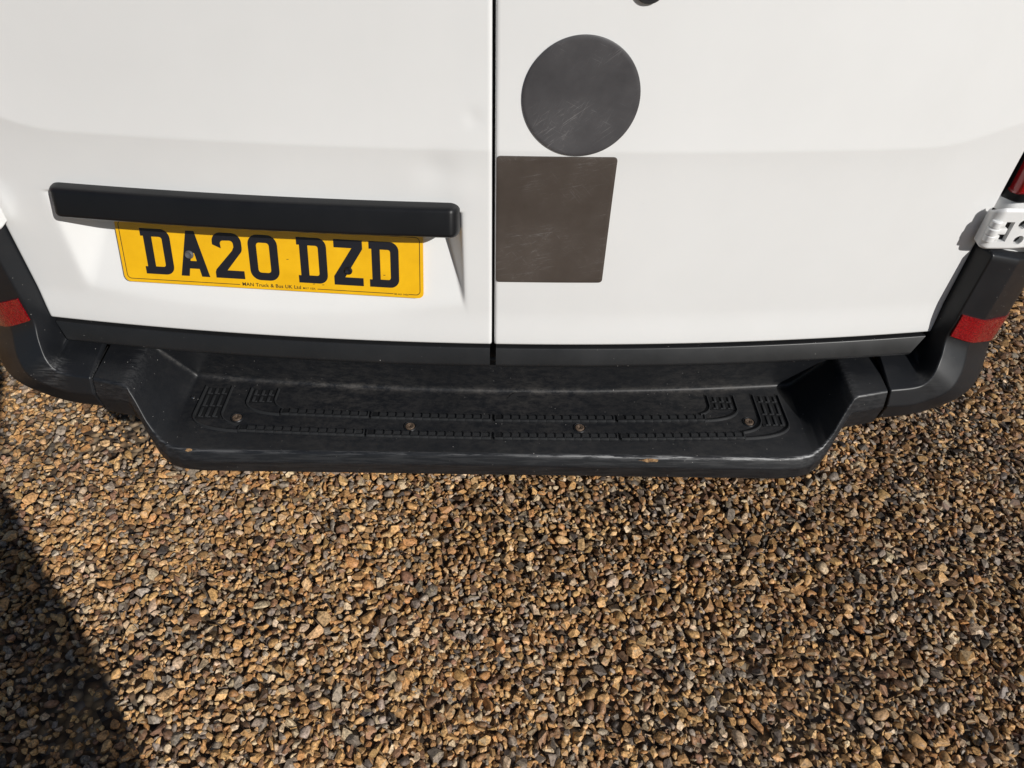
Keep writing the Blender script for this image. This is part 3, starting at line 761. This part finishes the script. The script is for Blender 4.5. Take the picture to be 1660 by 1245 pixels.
rr_ = rrect(.0035, .7835, .1815, 1.0105, .006, 4)
for i in range(len(rr_)):
    a, b = rr_[i], rr_[(i+1) % len(rr_)]; k = 12 if math.dist(a, b) > .05 else 1
    for t in range(k): sq.append((a[0]+(b[0]-a[0])*t/k, a[1]+(b[1]-a[1])*t/k))
d = patch('magnetic_sheet', sq, M['square'], .0024, .0022)
tag(d, 'square brown grey magnetic sheet on the right door beside the centre seam', 'magnet')

# ------------------------------------------------------------------ the person taking the picture (behind the camera, throws the shadow on the gravel)
def skin(name, joints, edges, mats, subd=2, loc=(0, 0, 0), parent=None):
    me = bpy.data.meshes.new(name); me.from_pydata([j[0] for j in joints], edges, []); o = bpy.data.objects.new(name, me); COL.objects.link(o)
    o.modifiers.new('skin', 'SKIN').use_smooth_shade = True
    for v, j in zip(me.skin_vertices[0].data, joints): v.radius = (j[1], j[1] if len(j) < 3 else j[2])
    me.skin_vertices[0].data[0].use_root = True
    sb = o.modifiers.new('sub', 'SUBSURF'); sb.levels = subd; sb.render_levels = subd
    dg = bpy.context.evaluated_depsgraph_get(); dg.update(); em = bpy.data.meshes.new_from_object(o.evaluated_get(dg)); bpy.data.objects.remove(o)
    em.name = name; q = bpy.data.objects.new(name, em); COL.objects.link(q); em.materials.clear()
    for m_ in mats: em.materials.append(m_)
    em.polygons.foreach_set('use_smooth', [True]*len(em.polygons)); q.location = loc
    if parent: q.parent = parent
    return q
jac = simple('dark_jacket_cloth', (.03, .035, .05), .85); jean = simple('dark_jeans_cloth', (.03, .04, .07), .9); skn = simple('skin', (.45, .27, .19), .55); hairm = simple('brown_hair', (.04, .025, .015), .7); shoem = simple('dark_shoe_leather', (.02, .018, .016), .5)
PX, PY = -.005, -1.48
J = [((0, 0, .95), .165, .125), ((0, 0, 1.12), .16, .12), ((0, .0, 1.30), .17, .12), ((0, -.01, 1.43), .10, .09), ((0, .0, 1.50), .055), ((0, .02, 1.56), .06), ((0, .03, 1.66), .085, .10), ((0, .02, 1.74), .07, .085),
     ((.155, -.02, 1.40), .06), ((.150, .0, 1.11), .050), ((.035, .14, 1.27), .036), ((.025, .36, 1.41), .028), ((.02, .40, 1.44), .032, .02),
     ((-.17, 0, 1.40), .065), ((-.20, .04, 1.13), .05), ((-.15, .20, 1.26), .040), ((-.06, .36, 1.39), .028), ((-.045, .40, 1.43), .032, .02),
     ((.105, 0, .86), .10), ((.11, .01, .48), .068), ((.115, -.02, .10), .045), ((.12, .06, .05), .045, .04), ((.125, .16, .04), .035, .03),
     ((-.10, 0, .86), .095), ((-.12, .01, .48), .068), ((-.13, -.02, .10), .045), ((-.135, .06, .05), .045, .04), ((-.145, .16, .04), .035, .03)]
Ed = [(0, 1), (1, 2), (2, 3), (3, 4), (4, 5), (5, 6), (6, 7), (2, 8), (8, 9), (9, 10), (10, 11), (11, 12), (2, 13), (13, 14), (14, 15), (15, 16), (16, 17), (0, 18), (18, 19), (19, 20), (20, 21), (21, 22), (0, 23), (23, 24), (24, 25), (25, 26), (26, 27)]
person = skin('person', J, Ed, [jac, jean, skn, shoem], 2, (PX, PY, 0))
for p in person.data.polygons:
    c = p.center; p.material_index = 3 if c.z < .09 else 1 if c.z < .93 else 2 if (c.z > 1.49 or c.y > .345) else 0
tag(person, 'person in dark jacket and jeans behind the camera whose shadow darkens the lower left gravel', 'person')
bm = bmesh.new(); bmesh.ops.create_icosphere(bm, subdivisions=3, radius=1)
for v in bm.verts: v.co = Vector((v.co.x*.092, v.co.y*.112-.012, v.co.z*.10+(.035 if v.co.y < 0 else .055)))
bmesh.ops.delete(bm, geom=[v for v in bm.verts if (v.co.y > .045 and v.co.z < .085)], context='VERTS')
h_ = bm_obj('hair', bm, hairm, person); h_.location = (0, .02, 1.66)
for hx, sg in ((.02, 1), (-.045, -1)):
    for f, (dx, ln) in enumerate(((-.018, .062), (-.006, .070), (.006, .066), (.018, .054))):
        skin('finger', [((0, 0, 0), .009), ((0, ln*.30, ln*.28), .0085), ((-sg*.016, ln*.42, ln*.62), .008), ((-sg*.030, ln*.36, ln*.80), .007)], [(0, 1), (1, 2), (2, 3)], [skn], 1, (hx+dx*.6+sg*.012, .405, 1.425+.012*f), person)
    skin('thumb', [((0, 0, 0), .011), ((-sg*.012, .0, .026), .010), ((-sg*.026, .006, .046), .008)], [(0, 1), (1, 2)], [skn], 1, (hx, .385, 1.44), person)
bm = bmesh.new(); box(bm, (-.037, -.075, -.0045), (.037, .075, .0045), .003)
ph = bm_obj('phone', bm, simple('black_phone', (.01, .01, .012), .2), None, True, 40)
ph.matrix_world = Matrix.Translation(Vector((.0, -1.02, 1.52))-fwd*.035-Vector(u2)*.05) @ Matrix((r2, u2, -fwd)).transposed().to_4x4()
tag(ph, 'black phone held up in both hands by the person behind the camera', 'phone')
